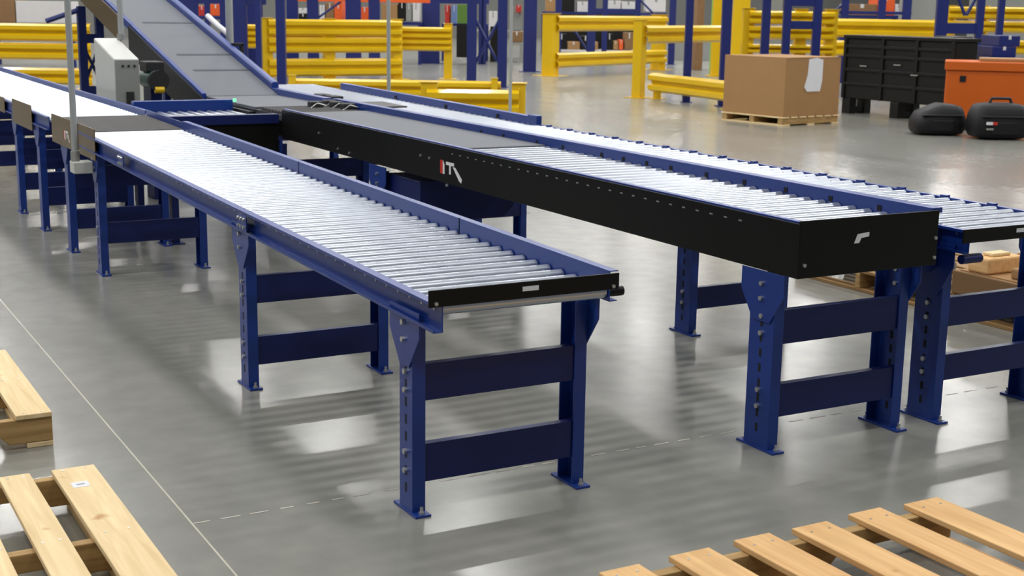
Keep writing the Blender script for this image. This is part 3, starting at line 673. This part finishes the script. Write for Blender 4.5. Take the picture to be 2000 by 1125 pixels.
# stacked pallets beyond the right conveyor
bs = lambda a: [(a+k*.17, a+k*.17+.12) for k in range(7)]
pallet('old wooden pallet seen between the legs of the right conveyor, under a flat brown box', 6.04, 7.2, 4.35, 5.58, boards=bs(6.04), top=OLDW, group='far')
pallet('old flat pallet behind the middle conveyor end, carrying a wrapped bundle', 6.04, 7.2, 5.72, 6.9, boards=bs(6.04), top=OLDW, group='far')
fb = thing('flat_carton', 'flat brown carton on the old pallet beyond the right conveyor legs', 'box', (6.6, 4.95, .141))
MB().box(6.03, 7.1, 4.4, 5.53, .1415, .275).build('box_body', CARD2, fb, .006)
for yy in (4.45, 5.0): MB().box(6.06, 7.07, yy, yy+.5, .2755, .281).build('flap', CARD, fb, .002)
for k in range(12):
    xx, yy = 6.2+.36*(k % 3)+random.uniform(-.03, .03), 4.55+.27*(k//3)+random.uniform(-.02, .02)
    w, l, hh = random.uniform(.10, .15), random.uniform(.06, .10), random.uniform(.05, .12); ang = (1, random.uniform(-.25, .25))
    o = thing('wood_offcut', 'pale wood offcut lying on the flat brown carton beyond right conveyor', 'offcut', (xx, yy, .2815), 'wood offcuts on the flat carton')
    MB().obox((xx, yy), ang, w, l, .2815, .2815+hh).build('block', (PINE, PINE2, CARD, OLDW)[k % 4], o, .012)
    MB().obox((xx, yy), ang, w*.5, l*.5, .2816+hh, .2816+hh+.02).build('chip', PINE, o, .006)
wb = thing('wrapped_bundle', 'silver plastic-wrapped bundle on the pallet behind the middle conveyor end', 'bundle', (6.35, 6.15, .14))
mb = MB(); mb.ext([(-.2, 0), (.2, 0), (.22, .05), (.18, .10), (.06, .13), (-.1, .12), (-.2, .08), (-.22, .03)], (6.32, 5.95, .141), (1, 0, 0), (0, 0, 1), (0, .42, 0)); mb.build('bundle', GREYP, wb, .02)
for yy in (6.02, 6.24): MB().box(6.11, 6.53, yy, yy+.03, .141, .272).build('strap', STEEL, wb)

# ------------------------------------------------------------------ cardboard box on pallet
def local(o_loc, rz): return Matrix.Translation(Vector(o_loc)) @ Matrix.Rotation(rz, 4, 'Z')
nc = on_floor(1529, 247); rz = math.radians(7)
ex, ey = Vector((math.cos(rz), math.sin(rz), 0)), Vector((-math.sin(rz), math.cos(rz), 0))
LX, LY = 1.28, 1.34
ctr = nc+ex*LX/2+ey*LY/2
gp_ = thing('wooden_pallet', 'low wooden pallet beneath the big cardboard box', 'pallet', ctr)
for k in range(3):
    c = nc+ey*(LY*(.05+.45*k))+ex*LX/2
    MB().obox(c, ex, LX/2, .05, .022, .118).build('stringer', PINEX, gp_, .003)
for k in range(7):
    c = nc+ex*(LX*(.05+.15*k))+ey*LY/2
    MB().obox(c, ex, .075, LY/2, .119, .14).build('deck_board', PINE, gp_, .003)
for k in range(3):
    c = nc+ex*(LX*(.06+.44*k))+ey*LY/2
    MB().obox(c, ex, .08, LY/2, 0, .0215).build('bottom_board', PINE, gp_, .003)
gb_ = thing('cardboard_box', 'large brown cardboard box on a pallet with white paper stuck on', 'box', (ctr.x, ctr.y, .141))
MB().obox(ctr, ex, LX/2-.01, LY/2-.01, .1415, 1.04).build('box_body', CARD, gb_, .008)
for s in (-1, 1): MB().obox(ctr+ex*s*(LX/4), ex, LX/4-.012, LY/2-.006, 1.041, 1.048).build('flap', CARD, gb_, .002)
c = nc+ex*(LX*.47)-ey*.0
pp = MB(); pp.ext([(-.10, -.25), (.20, -.25), (.24, -.08), (.24, .24), (.1, .27), (-.08, .25), (-.1, .0), (-.16, -.18)], c+ey*.003+Vector((0, 0, .77)), ex, (0, 0, 1), ey*.006); pp.build('paper_sheet', PAPER, gb_)

# ------------------------------------------------------------------ black bulk container
bl = thing('bulk_container', 'black ribbed plastic bulk container between cardboard box and orange crate', 'container', (17.3, 17.1, 0))
X0, X1, Y0, Y1 = 16.85, 17.35, 15.75, 18.28
MB().box(X0, X1, Y0, Y1, .27, 1.30).build('container_body', BLKPL, bl, .02)
MB().box(X0-.03, X1+.03, Y0-.03, Y1+.03, 1.30, 1.36).build('rim', BLKPL, bl, .012)
for zz in (.50, .74, .98, 1.14): MB().box(X0-.025, X0, Y0+.04, Y1-.04, zz, zz+.05).build('rib', BLKPL, bl, .008)
for yy in (Y0, Y0+.78, Y0+1.56, Y1-.06): MB().box(X0-.03, X0, yy, yy+.07, .27, 1.30).build('corner_rib', BLKPL, bl, .008)
for xx in (X0, X1-.16):
    for yy in (Y0, (Y0+Y1)/2-.1, Y1-.2): MB().box(xx, xx+.16, yy, yy+.2, 0, .27).build('foot', BLKPL, bl, .01)
for yy in (Y0, (Y0+Y1)/2-.1, Y1-.2): MB().box(X0+.17, X1-.17, yy+.02, yy+.18, .02, .12).build('runner', BLKPL, bl, .006)
for yy, zz in ((16.9, .88), (17.7, .83), (16.5, .73)): MB().box(X0-.031, X0-.027, yy, yy+.16, zz, zz+.02).build('mark', GREYP, bl)

# ------------------------------------------------------------------ orange crate
oc0 = at_depth(1858, 20.5); uu = Vector((RT.x, RT.y, 0)).normalized(); wv = Vector((-uu.y, uu.x, 0))
uu2 = (uu*math.cos(.30)-wv*math.sin(.30)); wv2 = Vector((-uu2.y, uu2.x, 0))
OW, OD = 1.75, .85; oz = z_of(119, oc0)
oc = thing('orange_crate', 'bright orange crate with dark square hole behind the black cases', 'crate', oc0+uu2*OW/2+wv2*OD/2)
cc = oc0+uu2*OW/2+wv2*OD/2
MB().obox(cc, uu2, OW/2, OD/2, .10, oz-.14).build('crate_body', ORCRATE, oc, .02)
MB().obox(cc, uu2, OW/2+.025, OD/2+.025, oz-.14, oz).build('lid', ORCRATE, oc, .015)
for q in (-.42, 0, .42): MB().obox(cc+uu2*q*OW, uu2, .08, OD/2, 0, .10).build('skid', BLKPL, oc, .006)
hp = oc0+uu2*.245
MB().obox(hp-wv2*.003, uu2, .045, .006, z_of(160, hp), z_of(148, hp)).build('latch_hole', DARK, oc)
pk = MB(); pk.obox(cc+uu2*.1, uu2, .5, .3, oz+.001, oz+.05); pko = pk.build('packing_sheet', CARD, None, .01); tag(pko, 'tan packing sheet lying on the orange crate lid', 'sheet')

# ------------------------------------------------------------------ black cases
def soft_case(label, u0, u1, vtop, D, dep, rot, handle=True, logo=False, lowleft=False):
    a, b = at_depth(u0, D), at_depth(u1, D); L = (b-a).length; c = (a+b)/2; z = z_of(vtop, c)
    o = thing('equipment_case', label, 'case', c)
    u = ((b-a).normalized()); w = Vector((-u.y, u.x, 0)); cc = c+w*dep/2
    bm = bmesh.new(); bmesh.ops.create_cube(bm, size=2)
    bmesh.ops.subdivide_edges(bm, edges=bm.edges[:], cuts=5, use_grid_fill=True)
    for v in bm.verts:
        p = v.co.copy(); n = (abs(p.x)**4+abs(p.y)**4+abs(p.z)**4)**.25; q = p/n
        q = p.lerp(q, .75)
        taper = 1-.12*max(0, q.z)
        zz = (q.z+1)/2*z
        if lowleft: zz *= 1-.28*max(0, -q.x-.0)-.05*max(0, q.x)
        v.co = cc+u*(q.x*L/2*taper)+w*(q.y*dep/2*taper)+Vector((0, 0, max(zz, 0)))-o.location
    me = bpy.data.meshes.new('case_body'); bm.to_mesh(me); bm.free(); me.materials.append(BAG)
    for pl in me.polygons: pl.use_smooth = True
    bo = bpy.data.objects.new('case_body', me); COL.objects.link(bo); bo.parent = o
    MB().obox(cc-w*(dep/2-.02), u, L*.40, .03, z*.62, z*.66).build('zip_seam', RUBBER, o, .004)
    if handle:
        s = Vector((0, 0, 1)); h = cc-w*.05
        MB().tube([h-u*.17+s*(z*.93), h-u*.13+s*(z+.06), h+u*.13+s*(z+.06), h+u*.17+s*(z*.93)], .02, 8).build('handle', RUBBER, o)
    MB().obox(cc-w*(dep/2-.03), u, L*.22, .035, z*.15, z*.5).build('front_pocket', BAG, o, .015)
    if logo:
        f = cc-w*(dep/2+.008)-u*L*.22
        MB().obox(f-u*.04, u, .045, .004, z*.42, z*.50).build('logo', PAPER, o); MB().obox(f+u*.04, u, .03, .004, z*.42, z*.50).build('logo', INKR, o)
        MB().obox(f-u*.03, u, .05, .004, z*.28, z*.33).build('tag_plate', GREYP, o)
    else:
        f = cc+u*L*.3-w*(dep*.3); MB().obox(f, u, .04, .02, z*.86, z*.90).build('clasp', STEEL, o)
    return o
soft_case('low black rounded case left in front of the orange crate', 1808, 1911, 203, 19.35, .6, 0, lowleft=True, handle=False)
soft_case('black case with small white and red badge at right frame edge', 1925, 2040, 203, 18.8, .6, 0, logo=True)
c = at_depth(1665, 22.8)

# ------------------------------------------------------------------ light
def area(name, loc, sx, sy_, power, col=(1, 1, 1), rot=(0, 0, 0)):
    l = bpy.data.lights.new(name, 'AREA'); l.shape = 'RECTANGLE'; l.size = sx; l.size_y = sy_; l.energy = power; l.color = col
    o = bpy.data.objects.new(name, l); COL.objects.link(o); o.location = loc; o.rotation_euler = rot; return o
lt = bpy.data.lights.new('ceiling_light', 'AREA'); lt.shape = 'RECTANGLE'; lt.size = 1.3; lt.size_y = .5; lt.energy = 205; lt.color = (1, .985, .95)
lf = lt.copy(); lf.energy = 265
for xx in range(-10, 66, 7):
    for yy in range(1, 71, 7):
        o = bpy.data.objects.new('ceiling_light', lt if yy < 14 else lf); COL.objects.link(o); o.location = (xx+.5, yy+.5, 9.5)
w = bpy.data.worlds.new('world'); scn.world = w; w.use_nodes = True
nt = w.node_tree; bg = nt.nodes['Background']
tc = nt.nodes.new('ShaderNodeTexCoord'); sx = nt.nodes.new('ShaderNodeSeparateXYZ'); nt.links.new(tc.outputs['Generated'], sx.inputs[0])
cr = nt.nodes.new('ShaderNodeValToRGB'); nt.links.new(sx.outputs[2], cr.inputs[0]); nt.links.new(cr.outputs[0], bg.inputs[0])
cr.color_ramp.elements[0].position = .05; cr.color_ramp.elements[0].color = (.16, .16, .16, 1)
cr.color_ramp.elements[1].position = .6; cr.color_ramp.elements[1].color = (.62, .65, .70, 1)
bg.inputs[1].default_value = .5
scn.view_settings.view_transform = 'Standard'; scn.view_settings.look = 'None'; scn.view_settings.exposure = 0
